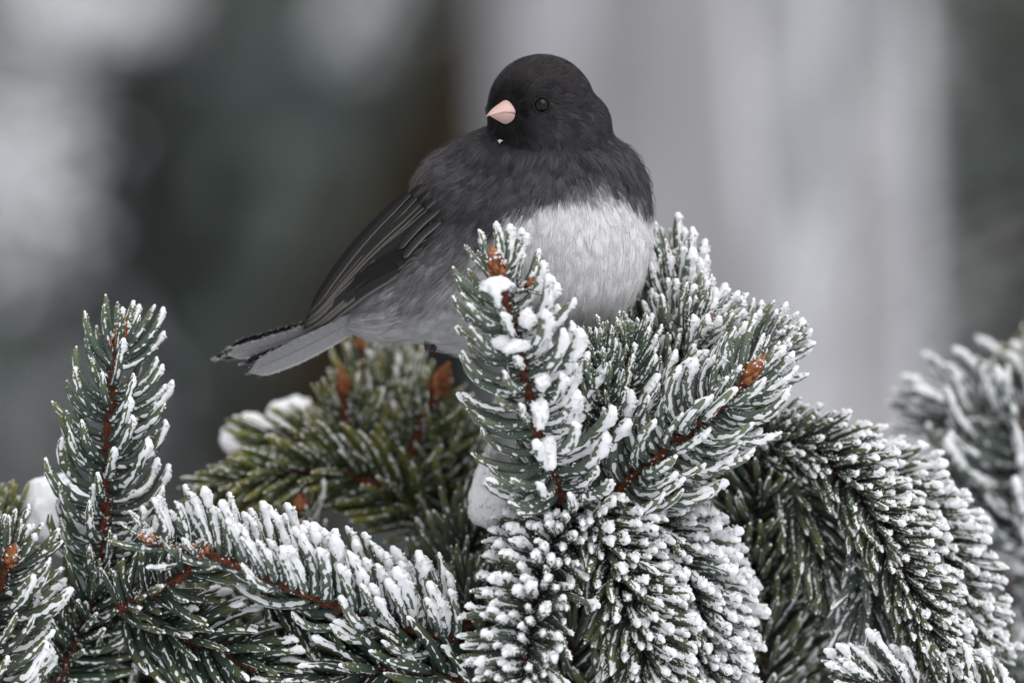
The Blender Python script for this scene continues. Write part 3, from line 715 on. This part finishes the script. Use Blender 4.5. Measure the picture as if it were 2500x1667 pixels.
def feather_geo(base, tip, bend, width, zb, zt, n=14, cup=.12, tipw=.5, thick=1.2, hug=None, tilt=0.0, zline=None):
    """one flight feather as a thin cupped blade; attribute u runs across, v along"""
    t = np.linspace(0, 1, n); base = np.array(base, float); tip = np.array(tip, float)
    ax = tip - base; ln = np.linalg.norm(ax); nor = np.array([-ax[1], ax[0]]) / ln
    c = base + t[:, None] * ax + (np.sin(t * math.pi) * bend)[:, None] * nor
    z = zb + (zt - zb) * t
    if zline is not None: z = zline
    if hug is not None:
        fz_ = np.array([front(*x) for x in c]); z = np.minimum(z, np.where(fz_ < 29, fz_ - 16, 1e3)) + hug
        for _ in range(3): z[1:-1] = (z[:-2] + z[1:-1] + z[2:]) / 3
    w = width * np.interp(t, [0, .15, .6, .85, .95, 1], [.55, .85, 1, .85, tipw, .12])
    us = np.array([-1, -.82, -.4, .0, .12, .5, .9, 1.0])
    v = []
    for side in (0, 1):
        for k in range(n):
            tg = np.gradient(c, axis=0)[k]; tg /= np.linalg.norm(tg); nn = np.array([-tg[1], tg[0]])
            xy = c[k] + us[:, None] * w[k] * nn
            zz = z[k] - tilt * w[k] * us + cup * w[k] * us**2 - 1.5 * np.exp(-((us - .05) / .1)**2) + side * thick
            v.append(np.concatenate([xy, zz[:, None]], 1))
    v = np.vstack(v); m_ = len(us); q1 = grid_quads(n, m_, False)
    q = np.vstack([q1, q1[:, ::-1] + n * m_])
    rim = np.concatenate([np.arange(n) * m_, (n - 1) * m_ + np.arange(1, m_), (np.arange(n - 1)[::-1]) * m_ + m_ - 1])
    q = np.vstack([q, np.stack([rim[:-1], rim[:-1] + n * m_, rim[1:] + n * m_, rim[1:]], 1)])
    return PV(v), q, {'u': np.tile(us, 2 * n), 'v': np.tile(np.repeat(t, m_), 2)}

def feather_mat(name, edge, vane, inner, edge_w=-.7, rough=.6):
    m = Mat(name, vane, rough, .1)
    u = m.math('MULTIPLY', m.math('ADD', m.attr('u'), 1.0), .5); e = (edge_w + 1) / 2
    c = m.ramp(u, [(0, edge), (e, edge), (e + .07, vane), (.5, vane), (.53, tuple(.55 * x for x in vane)), (.58, inner), (1, inner)])
    tx = m.n('ShaderNodeTexNoise'); tx.inputs['Scale'].default_value = 1.0; tx.inputs['Detail'].default_value = 3
    cx = m.n('ShaderNodeCombineXYZ'); m.l(m.math('MULTIPLY', m.math('ADD', m.attr('v'), m.math('MULTIPLY', m.math('ABSOLUTE', m.attr('u')), -.12)), 160.0), cx.inputs[0])
    m.l(m.math('MULTIPLY', m.attr('u'), 2.0), cx.inputs[1]); m.l(cx.outputs[0], tx.inputs['Vector'])
    c = m.mix(1.0, c, m.ramp(tx.outputs['Fac'], [(.3, (.72, .72, .72)), (.7, (1.2, 1.2, 1.2))]), 'MULTIPLY')
    m.color(c); m.bump(tx.outputs['Fac'], .25, .0002); return m.m

def build_bird():
    bird = add('bird', None, org=PV(np.array([1300, 860, 0])), cat='bird',
               label='small slate grey bird with white belly and pink bill perched among frosted spruce shoots')
    V, Q = surface_nets(np.array([740., 100, -330]), np.array([1640., 900, 330]), 7.0)
    C = plumage_colour(V)
    m = Mat('plumage_skin', (.05, .05, .05), .95, .05); m.color(m.attr('tint', 'Color')); mb = m.m
    N = sgrad(V)
    # sink the skin a little so the barbs stand over it
    addm('body', PV(V - N * 5.0), Q, None, mb, bird, attrs={'tint': C * .8})

    # ---- plumage: fine barbs gathered into feathers
    r = np.random.default_rng(42)
    P0 = V[Q].astype(float)
    A = np.linalg.norm(np.cross(P0[:, 1] - P0[:, 0], P0[:, 2] - P0[:, 0]), axis=1)
    fc = P0.mean(1); fn = sgrad(fc)
    wgt = A * np.where(fn[:, 2] < .25, 1.0, .3); NS = 270000
    fi = r.choice(len(Q), NS, p=wgt / wgt.sum())
    a, b = r.random((NS, 1)), r.random((NS, 1))
    p = P0[fi, 0] * (1 - a) * (1 - b) + P0[fi, 1] * a * (1 - b) + P0[fi, 2] * a * b + P0[fi, 3] * (1 - a) * b
    ez = front(1323, 257); eye_c = np.array([1323., 257., ez + 9]); 
    de = np.linalg.norm(p - eye_c, axis=1)
    rel = p - BEAK_B; ax = rel @ BEAK_D; rad = np.linalg.norm(rel - ax[:, None] * BEAK_D, axis=1)
    inw = np.zeros(len(p), bool); W = WING; j = len(W) - 1
    for i in range(len(W)):
        cr = ((W[i][1] > p[:, 1]) != (W[j][1] > p[:, 1])) & (p[:, 0] < (W[j][0] - W[i][0]) * (p[:, 1] - W[i][1]) / (W[j][1] - W[i][1]) + W[i][0])
        inw ^= cr; j = i
    ok = (de > 21) & ~((rad < 33) & (ax > -45)) & ~(inw & (p[:, 2] < 40))
    p = p[ok]; n = sgrad(p); f = flow(p, n); c = plumage_colour(p); NS = len(p); de = de[ok]
    NF = 2600
    cen = r.choice(NS, NF, replace=False); kd = kdtree.KDTree(NF)
    for i, k in enumerate(cen): kd.insert(Vector(p[k]), i)
    kd.balance()
    own = np.array([kd.find(Vector(x))[1] for x in p]); cp = p[cen][own]
    whiteness = np.clip((c.mean(1) - .2) / .3, 0, 1)
    jd = r.normal(0, .12, (NF, 1))[own] * (1 - .1 * whiteness[:, None]); side = np.cross(n, f); f = nrm(f + jd * side)
    lift = np.abs(r.normal(.02, .03, NF))[own]
    tint = np.clip(r.normal(1, .15, NF), .5, 1.6)[own] * np.clip(r.normal(1, .16, NS), .5, 1.7)
    head = np.clip((350 - p[:, 1]) / 60, 0, 1) * np.clip((p[:, 0] - 1150) / 40, 0, 1)
    ln = (46 + 22 * np.clip((p[:, 1] - 480) / 250, 0, 1)) * (1 - head) + 26 * head
    ln *= r.uniform(.7, 1.25, NS) * np.clip((de - 14) / 50, .25, 1)
    lift = lift * (1 - .5 * head) + .015 + .16 * (r.random(NS) < .006) * (1 - head)
    lift = lift * (1 - .3 * whiteness)
    K = 5; t = np.linspace(0, 1, K)
    off = (cp - p); off = off - (off * n).sum(1, keepdims=True) * n; off = off - (off * f).sum(1, keepdims=True) * f
    wob = r.normal(0, .05, (NS, 1)) * side
    pts = (p - n * 4)[:, None] + ln[:, None, None] * (t[:, None] * (f + wob)[:, None]) + (ln * lift)[:, None, None] * (np.sin(t * 2.3))[:, None] * n[:, None] \
        + (t**1.5)[:, None] * (off * (1 - .3 * whiteness[:, None]))[:, None] * .3
    # keep barbs on the curved body
    fp = pts.reshape(-1, 3); d = sdf(fp).reshape(NS, K); gn = sgrad(fp).reshape(NS, K, 3)
    want = -4 + (ln * lift)[:, None] * np.sin(t * 2.3) + 5 * t
    pts = pts - gn * ((d - want) * np.clip(t * 1.5, 0, 1))[..., None] * .85
    w = PV(pts) - ORG[bird.name]
    cu = bpy.data.hair_curves.new('plumage'); cu.add_curves([K] * NS)
    cu.position_data.foreach_set('vector', w.astype(np.float32).ravel())
    ra = cu.attributes.get('radius') or cu.attributes.new('radius', 'FLOAT', 'POINT')
    ra.data.foreach_set('value', np.tile(np.array([.85, .8, .65, .4, .12]) * PX, NS).astype(np.float32))
    ta = cu.attributes.new('tint', 'FLOAT_COLOR', 'CURVE')
    wht = (c.mean(1) > .35)
    cc = c * np.where(wht, 1 + (tint - 1) * .22, tint)[:, None]
    ta.data.foreach_set('color', np.concatenate([cc.clip(0, .95), np.ones((NS, 1))], 1).astype(np.float32).ravel())
    m = Mat('plumage', (.05, .05, .05), .8, .08); m.color(m.attr('tint', 'Color')); cu.materials.append(m.m)
    add('plumage', cu, bird, kind='stuff')

    # ---- eye with its ring of tiny feathers
    ME = Mat('eye', (.003, .0027, .0025), .08, .22).m
    m = Mat('eye_ring', (.02, .019, .02), .8, .1); MR = m.m
    up = np.array([0, -1.0, 0]); sd = nrm(np.cross(BEAK_D, up)); hc = np.array([1322., 264., -70.])
    mir = hc + nrm(np.array([-.97, .05, .22])) * 122.0
    for e in (eye_c, mir):
        v, q_ = ICO[3]; en = sgrad(e[None])[0]
        eo = addm('eye', PV(e + v * 19.0), None, q_, ME, bird, org=PV(e))
        t1 = nrm(np.cross(en, [0, 1, .1])); t2 = np.cross(en, t1)
        an = np.linspace(0, 2 * math.pi, 41)[:-1]
        ring = e + en * 9.5 + 19.0 * (np.cos(an)[:, None] * t1 + np.sin(an)[:, None] * t2)
        rv = []
        for k in range(40):
            o_ = nrm(ring[k] - e - en * 9.5)
            for j in range(5):
                b_ = j / 5 * 2 * math.pi; rv.append(ring[k] + 1.7 * (math.cos(b_) * o_ + math.sin(b_) * en) * (1 + .2 * r.normal()))
        qq = np.array([[k * 5 + j, ((k + 1) % 40) * 5 + j, ((k + 1) % 40) * 5 + (j + 1) % 5, k * 5 + (j + 1) % 5] for k in range(40) for j in range(5)])
        addm('eye_ring', PV(np.array(rv)), qq, None, MR, eo)

    # ---- bill: upper and lower mandible meeting at the gape line
    upv = nrm(up - (up @ BEAK_D) * BEAK_D)
    m = Mat('bill', (.75, .45, .4), .38, .4)
    m.color(m.mix(m.attr('v'), m.ramp(m.noise(350, 3), [(.3, (.56, .36, .33)), (.7, (.66, .48, .45))]), (.46, .29, .23)))
    m.b.inputs['Subsurface Weight'].default_value = .3; m.b.inputs['Subsurface Radius'].default_value = (1, .5, .4); m.b.inputs['Subsurface Scale'].default_value = .001
    MB = m.m
    def mandible(sign, H, W, L, drop):
        n_, m_ = 16, 13; v = []; vt = []
        for i in range(n_):
            t = i / (n_ - 1); prof = (1 - t**1.2)
            cx0 = BEAK_B + BEAK_D * (L * t - 14) + upv * (-drop * t**2)
            g = 3.4 * sign * (1 - t)
            for j in range(m_):
                a_ = math.pi * j / (m_ - 1)
                cx = cx0 - BEAK_D * (20 * math.sin(a_)**2 * (1 - t)) if sign > 0 else cx0 - BEAK_D * (-6 * math.sin(a_)**2 * (1 - t))
                w_ = W * (prof**.95) * math.cos(a_) * (1 - .25 * math.sin(a_)**3); h_ = H * ((1 - t)**(.95 if sign > 0 else .85)) * math.sin(a_)**1.15
                if i == n_ - 1: w_ = h_ = .2 * math.cos(a_)
                gape = (-8 * (1 - t)**3 + 3 * math.sin(math.pi * t)) * (abs(math.cos(a_)))**2           # the mouth line turns down at the corner
                v.append(cx + sd * w_ + upv * (sign * h_ + g * .35 + gape)); vt.append(t**3)
        q = grid_quads(n_, m_, True)
        return PV(np.array(v)), q, {'v': np.array(vt)}
    v, q, at = mandible(1, 36, 33, 102, 5)
    bk = addm('bill', v, q, None, MB, bird, org=PV(BEAK_B), attrs=at, label='pink upper half of the bill')
    v, q, at = mandible(-1, 30, 31, 96, -1)
    addm('lower_mandible', v, q, None, MB, bk, attrs=at)

    # ---- folded wing: flight feathers with pale outer edges
    F1 = feather_mat('wing_feather', (.115, .106, .094), (.024, .0225, .0215), (.012, .0115, .011), -.84)
    F2 = feather_mat('wing_covert', (.13, .12, .108), (.045, .042, .041), (.022, .021, .021), -.62)
    F3 = feather_mat('tail_white_feather', (.36, .36, .37), (.30, .30, .31), (.26, .26, .27), -.93)
    F4 = feather_mat('tail_dark_feather', (.22, .21, .21), (.03, .029, .029), (.022, .021, .021), -.8)
    prim = [((1000, 470), (757, 762), 14, 15), ((1018, 484), (752, 772), 15, 16), ((1032, 500), (750, 780), 16, 16), ((1044, 520), (746, 786), 16, 17), ((1050, 540), (744, 792), 17, 18),
            ((1046, 562), (742, 796), 17, 19), ((1030, 590), (742, 800), 18, 22), ((1000, 625), (752, 800), 16, 26), ((970, 655), (775, 796), 12, 26)]
    wing = None
    PI = np.array([[*a, *b, c, d] for a, b, c, d in prim], float); k_ = np.linspace(0, 8, 14)
    PI = np.stack([np.interp(k_, np.arange(9), PI[:, j]) for j in range(6)], 1) + np.random.default_rng(9).normal(0, 1.6, (14, 6)) * np.array([1.5, 1.5, 1, 1, 1, .5])
    prim = [((x[0], x[1]), (x[2], x[3]), x[4], x[5]) for x in PI]
    zc = np.full(14, 1e3)
    for b0, t0, bend, w_ in prim:
        t_ = np.linspace(0, 1, 14)[:, None]; c_ = np.array(b0) * (1 - t_) + np.array(t0) * t_
        z_ = np.array([front(*x) for x in c_]); zc = np.minimum(zc, np.where(z_ < 29, z_ - 14, 1e3))
    zc = np.minimum(zc, np.linspace(zc[0], 4, 14))
    for _ in range(4): zc[1:-1] = (zc[:-2] + zc[1:-1] + zc[2:]) / 3
    for i, (b0, t0, bend, w_) in enumerate(prim):
        zb = front(*b0) - 12 + i * 1.0; zt = 2 + i * 5
        v, q, at = feather_geo(b0, t0, bend * 1.0, w_, zb, 2, tipw=.6, zline=zc + (i - 13) * 2.2, tilt=-.08)
        if wing is None: wing = addm('wing', v, q, None, F1, bird, org=PV(np.array([b0[0], b0[1], zb])), attrs=at, label='folded dark wing with pale feather edges')
        else: addm('flight_feather', v, q, None, F1, wing, attrs=at)
    for i, (b0, t0) in enumerate([((1030, 452), (938, 560)), ((1046, 468), (950, 575)), ((1060, 488), (962, 590)), ((1070, 512), (975, 608)), ((1074, 540), (985, 630))]):
        zb = front(*b0) - 8; v, q, at = feather_geo(b0, t0, 6, 9, zb, front(t0[0] + 15, t0[1] + 12) - 20, tipw=.75, hug=-24 + i * 2)
        addm('covert_feather', v, q, None, F2, wing, attrs=at)
    # the other wing lies along the hidden flank
    wing2 = None
    for i, (b0, t0, bend, w_) in enumerate(prim[2:12:2]):
        v, q, at = feather_geo((b0[0] + 30, b0[1] + 10), (t0[0] + 30, t0[1] - 4), bend, w_, 200 - i, 70 - i * 3)
        if wing2 is None: wing2 = addm('wing', v, q, None, F1, bird, org=PV(np.array([b0[0], b0[1], 200])), attrs=at)
        else: addm('flight_feather', v, q, None, F1, wing2, attrs=at)

    # ---- tail: dark central feathers above, white outer feathers below
    tf = [((880, 742), (528, 872), -10, 15, F4, 40, 46), ((884, 748), (536, 876), -9, 17, F4, 34, 38), ((886, 756), (556, 866), -14, 24, F3, 26, 26), ((880, 752), (566, 846), -10, 20, F4, 48, 60),
          ((892, 770), (612, 908), -6, 30, F3, 12, 8), ((886, 768), (596, 886), -12, 18, F4, 20, 20)]
    tail = None; edges = []
    for b0, t0, bend, w_, mt, zb, zt in tf:
        v, q, at = feather_geo(b0, t0, bend, w_, zb, zt, tipw=.62, cup=-.05, tilt=.8)
        if tail is None: tail = addm('tail', v, q, None, mt, bird, org=PV(np.array([880, 760, 40])), attrs=at, label='tail with dark middle and white outer feathers')
        else: addm('tail_feather', v, q, None, mt, tail, attrs=at)
        sel = ((np.abs(at['u']) > .85) & (at['v'] > .35)) | (at['v'] > .93)
        edges.append(v[sel])
    e = np.vstack(edges); k = r.integers(0, len(e), 1100); fr = e[k] + r.normal(0, 1.0 * PX, (1100, 3)) * np.array([1, .3, 1])
    gv, gf = granules(fr + r.uniform(-15, 15, (1100, 1)) * PX * np.array([-.93, 0, -.36]), PX * r.uniform(.35, 1.05, 1100), r)
    addm('tail_frost', gv, None, gf, M_FROST, tail, kind='stuff')

    # ---- legs and toes under the belly feathers
    ML = Mat('leg_skin', (.05, .032, .026), .6, .3).m
    for (hx, hy, hz), (ax_, ay, az) in (((1110, 790, -40), (1062, 828, -30)), ((1440, 790, -90), (1462, 852, -80))):
        c = curve(PV(np.array([(hx, hy, hz), ((hx + ax_) / 2 + 6, (hy + ay) / 2, (hz + az) / 2), (ax_, ay, az)], float)), 10)
        v, q, t = tube(c, np.linspace(12, 8, 10) * PX, 8, .05)
        leg = addm('leg', v, q, t, ML, bird, org=c[0])
        near = hx < 1200
        for k_, (dx, dy, dz) in enumerate([(-20, 12, -16), (-12, 18, -22), (-2, 16, -16), (4, 20, 36)] if near else [(-10, 10, -30), (2, 14, -40), (13, 10, -30), (4, 20, 36)]):
            a_ = np.array([ax_, ay, az], float)
            c2 = curve(PV(np.array([a_, a_ + np.array([dx * .5, dy * .1 - 6, dz * .5]), a_ + np.array([dx, dy, dz]), a_ + np.array([dx * 1.15, dy + 16, dz * 1.15])])), 12)
            v, q, t = tube(c2, np.interp(np.linspace(0, 1, 12), [0, .6, .75, 1], [8, 7, 5, 1]) * PX * (1.5 if near else 1.0), 7, .05)
            addm('toe', v, q, t, ML, leg)
    return bird
build_bird()
fz = front(1220, 345) - 8
snow_lump(PV(np.array([1220, 345, fz])), (3.2, 3.2, 3.2), 230, 'tiny white snow fleck on the bird throat', sub=1, gran=6, name='snow_fleck')

# ------------------------------------------------------------------ behind: trunks, snowy spruces and the dark wood
def trunk(name, a, b, rad, mat, label, ridges=14, seed=0, depth=.06, cat='tree trunk', group=None):
    """a trunk through two world points, carried down to the ground and up out of view"""
    a, b = np.array(a), np.array(b); d = nrm(b - a)
    lo = a - d * ((a[2] + .05) / d[2]); hi = b + d * 2.5
    n, S = 60, 72; t = np.linspace(0, 1, n)[:, None]
    c = lo * (1 - t) + hi * t; c = c + np.stack([.012 * np.sin(t[:, 0] * 7 + seed), .012 * np.cos(t[:, 0] * 5), 0 * t[:, 0]], 1)
    T, N, B = frames(c); an = np.arange(S) / S * 2 * math.pi
    g = np.stack([np.broadcast_to(np.cos(an) * 3, (n, S)), np.broadcast_to(np.sin(an) * 3, (n, S)), np.broadcast_to(t * 9, (n, S))], -1).reshape(-1, 3)
    R = rad * np.interp(t[:, 0], [0, .05, 1], [1.35, 1.08, .75])[:, None] * (1 + depth * lump_noise(g, seed, 1.6, 3).reshape(n, S))
    v = c[:, None] + R[..., None] * (np.cos(an)[:, None] * N[:, None] + np.sin(an)[:, None] * B[:, None])
    tip = np.vstack([v.reshape(-1, 3), c[-1:]])
    tr = np.array([[(n - 1) * S + j, (n - 1) * S + (j + 1) % S, n * S] for j in range(S)])
    return addm(name, tip, grid_quads(n, S), tr, mat, org=lo, label=label, cat=cat, group=group)

def background():
    trunk('pale_trunk', P(1830, 1500, 150), P(1745, 0, 150), .071, M_PALE, 'thick grey tree trunk behind the bird, with whitened stems before it', seed=3)
    trunk('leaning_trunk', P(700, 1000, 190), P(1180, 0, 190), .026, M_TRUNK, 'dark brown leaning trunk behind the bird back', seed=5)
    for i, (x0, x1, w, d) in enumerate([(1960, 1860, 30, 96), (2030, 2110, 24, 90), (1560, 1440, 24, 112), (2230, 2150, 24, 105)]):
        trunk('sapling_stem', P(x0, 1500, d), P(x1, 0, d), w * PX, M_RIME, ['slender rimed sapling tilting across the bright middle of the grey trunk', 'thin whitened sapling crossing beside the tilting one',
              'lone rimed sapling close beside the bird shoulder', 'outermost rimed sapling by the dark boughs'][i], seed=20 + i, depth=.2, cat='sapling', group='rime whitened sapling stems')
background()

def far_spruce(label, x, y, h, w, seed, snow=.4, n=900):
    """a whole spruce: trunk, tiers of drooping boughs made of short blades, snow on the tiers"""
    r = np.random.default_rng(seed)
    root = add('spruce_tree', None, org=np.array([x, y, 0.0]), label=label, cat='spruce tree', group='spruces standing behind')
    c = np.linspace([x, y, -.05], [x, y, h], 20); v, q, t = tube(c, np.linspace(w * .07, .01, 20), 10, .06, seed=seed)
    addm('trunk', v, q, t, M_TRUNK, root)
    u = r.random(n)**.8; az = r.random(n) * 6.283
    base = np.stack([x + 0 * u, y + 0 * u, .25 + u * (h - .3)], 1)
    R = np.stack([np.cos(az), np.sin(az), 0 * az], 1); ln = w * (1.03 - u) * r.uniform(.6, 1.05, n)
    V, Q, SV, ST = [], [], [], []; k = 0; sk = 0
    iv, if_ = ICO[1]
    for i in range(n):
        m_ = int(12 + 60 * ln[i]); s = r.random(m_); d = R[i] + np.array([0, 0, -.35])
        pc = base[i] + d * (ln[i] * s)[:, None] + r.normal(0, .02, (m_, 3)) + np.array([0, 0, .08]) * (s**2 * ln[i])[:, None]
        dr = nrm(R[i] * .7 + r.normal(0, .6, (m_, 3)) - np.array([0, 0, .35])); sd = nrm(np.cross(dr, r.normal(0, 1, (m_, 3))))
        l_ = r.uniform(.035, .08, (m_, 1)); w_ = .008
        quad = np.stack([pc - sd * w_, pc + sd * w_, pc + dr * l_ + sd * w_ * .5, pc + dr * l_ - sd * w_ * .5], 1)
        V.append(quad.reshape(-1, 3)); Q.append(np.arange(m_ * 4).reshape(-1, 4) + k); k += m_ * 4
        if r.random() < snow:
            for _ in range(2):
                s_ = r.uniform(.4, 1); cpos = base[i] + d * ln[i] * s_ + np.array([0, 0, .08 * s_**2 * ln[i] + .012])
                SV.append(cpos + iv * (1 + .25 * r.standard_normal((len(iv), 1))) * np.array([.03, .03, .014]) * r.uniform(.6, 1.4)); ST.append(if_ + sk); sk += len(iv)
    V = np.vstack(V)
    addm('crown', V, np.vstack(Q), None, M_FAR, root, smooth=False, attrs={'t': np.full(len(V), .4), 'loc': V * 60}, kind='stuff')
    if SV: addm('snow', np.vstack(SV), None, np.vstack(ST), M_SNOW, root, kind='stuff')

far_spruce('snow dusted spruce behind the bird tail', -.62, 2.15, 2.9, .95, 301, .25, 720)
far_spruce('spruce behind the pale grey trunk', .75, 2.6, 3.1, 1.0, 302, .2, 700)
far_spruce('spruce behind the leaning trunk', .02, 3.3, 3.4, 1.2, 303, .15, 720)
far_spruce('outlying spruce past the tail spruce', -1.9, 3.2, 3.3, 1.1, 304, .2, 560)
far_spruce('outlying spruce past the pale trunk', 1.9, 3.3, 3.2, 1.1, 305, .2, 560)
def snow_load(ctr, rx, rz, n, size, seed, label, anchor, tm=None):
    """snow lying in many pads over a spray of twigs that grow from the tree at anchor"""
    r = np.random.default_rng(seed); V, T = [], []; k = 0; v, f = ICO[1]; ctr = np.array(ctr)
    for i in range(n):
        g_ = r.normal(0, .55, 2)
        c = ctr + np.array([g_[0] * rx, r.uniform(-90, 90), g_[1] * rz]) * PX
        V.append(c + v * (1 + .2 * r.standard_normal((len(v), 1))) * np.array([1.2, 1, .8]) * size * PX * r.uniform(.5, 1.4)); T.append(f + k); k += len(v)
    o = add('snowy_spray', None, org=ctr, label=label, cat='snowy twigs')
    addm('snow', np.vstack(V), None, np.vstack(T), M_SNOW, o, kind='stuff')
    for i in range(7):
        e = ctr + np.array([r.uniform(-.9, .9) * rx, r.uniform(-60, 60), r.uniform(-.9, .9) * rz]) * PX
        if anchor is None:                                   # twigs hanging straight down from a bough overhead
            a = e + np.array([r.uniform(-.02, .02), .05, 2.25 - e[2]])
        else:
            a = np.array(anchor) + np.array([0, 0, e[2] + r.uniform(.05, .25)])
        c = curve([a, (a + e) / 2 + np.array([0, 0, .05 if anchor else 0]), e], 16); tv, tq, tt = tube(c, np.linspace(.005, .0015, 16), 6, .1, seed=i)
        addm('twig', tv, tq, tt, tm or M_RIME, o)
    if anchor is None:
        c = curve([(TB[0], TB[1], 2.15), ((TB[0] + ctr[0]) / 2, (TB[1] + ctr[1]) / 2, 2.32), (ctr[0], ctr[1] + .05, 2.26), (ctr[0] - .08, ctr[1], 2.2)], 20)
        tv, tq, tt = tube(c, np.linspace(.02, .006, 20), 8, .1, seed=3); addm('bough', tv, tq, tt, M_TRUNK, o)
TA, TB, TC = (-.62, 2.15, 0), (.75, 2.6, 0), (.02, 3.3, 0)
snow_load(P(220, 20, 125), 250, 140, 230, 15, 501, 'broad load of snow on the upper twigs of the spruce behind the tail', TA)
snow_load(P(60, 420, 120), 230, 340, 260, 15, 502, 'tall hanging load of snow on the spruce behind the tail', TA)
snow_load(P(850, 70, 135), 150, 100, 22, 13, 503, 'faint scattering of snow near the leaning trunk', TC)
snow_load(P(2330, 760, 130), 200, 330, 50, 11, 504, 'thin grey scattering of snow on the boughs past the rimed saplings', TB, M_TRUNK)
snow_load(P(2280, 150, 135), 110, 260, 40, 11, 505, 'upper scattering of snow beside the outermost rimed sapling', TB, M_TRUNK)
snow_load(P(1930, 130, 90), 120, 300, 70, 10, 506, 'rime thick twigs hanging high before the grey trunk', None)
snow_load(P(2010, 520, 86), 110, 330, 90, 9, 507, 'rime thick twigs hanging low before the grey trunk', None)
snow_load(P(2140, 260, 96), 90, 260, 46, 9, 508, 'wispy rimed twigs at the outer edge of the grey trunk', None)
snow_load(P(1950, 640, 80), 60, 240, 36, 8, 509, 'short rimed twigs above the tall frosted shoot tips', None)
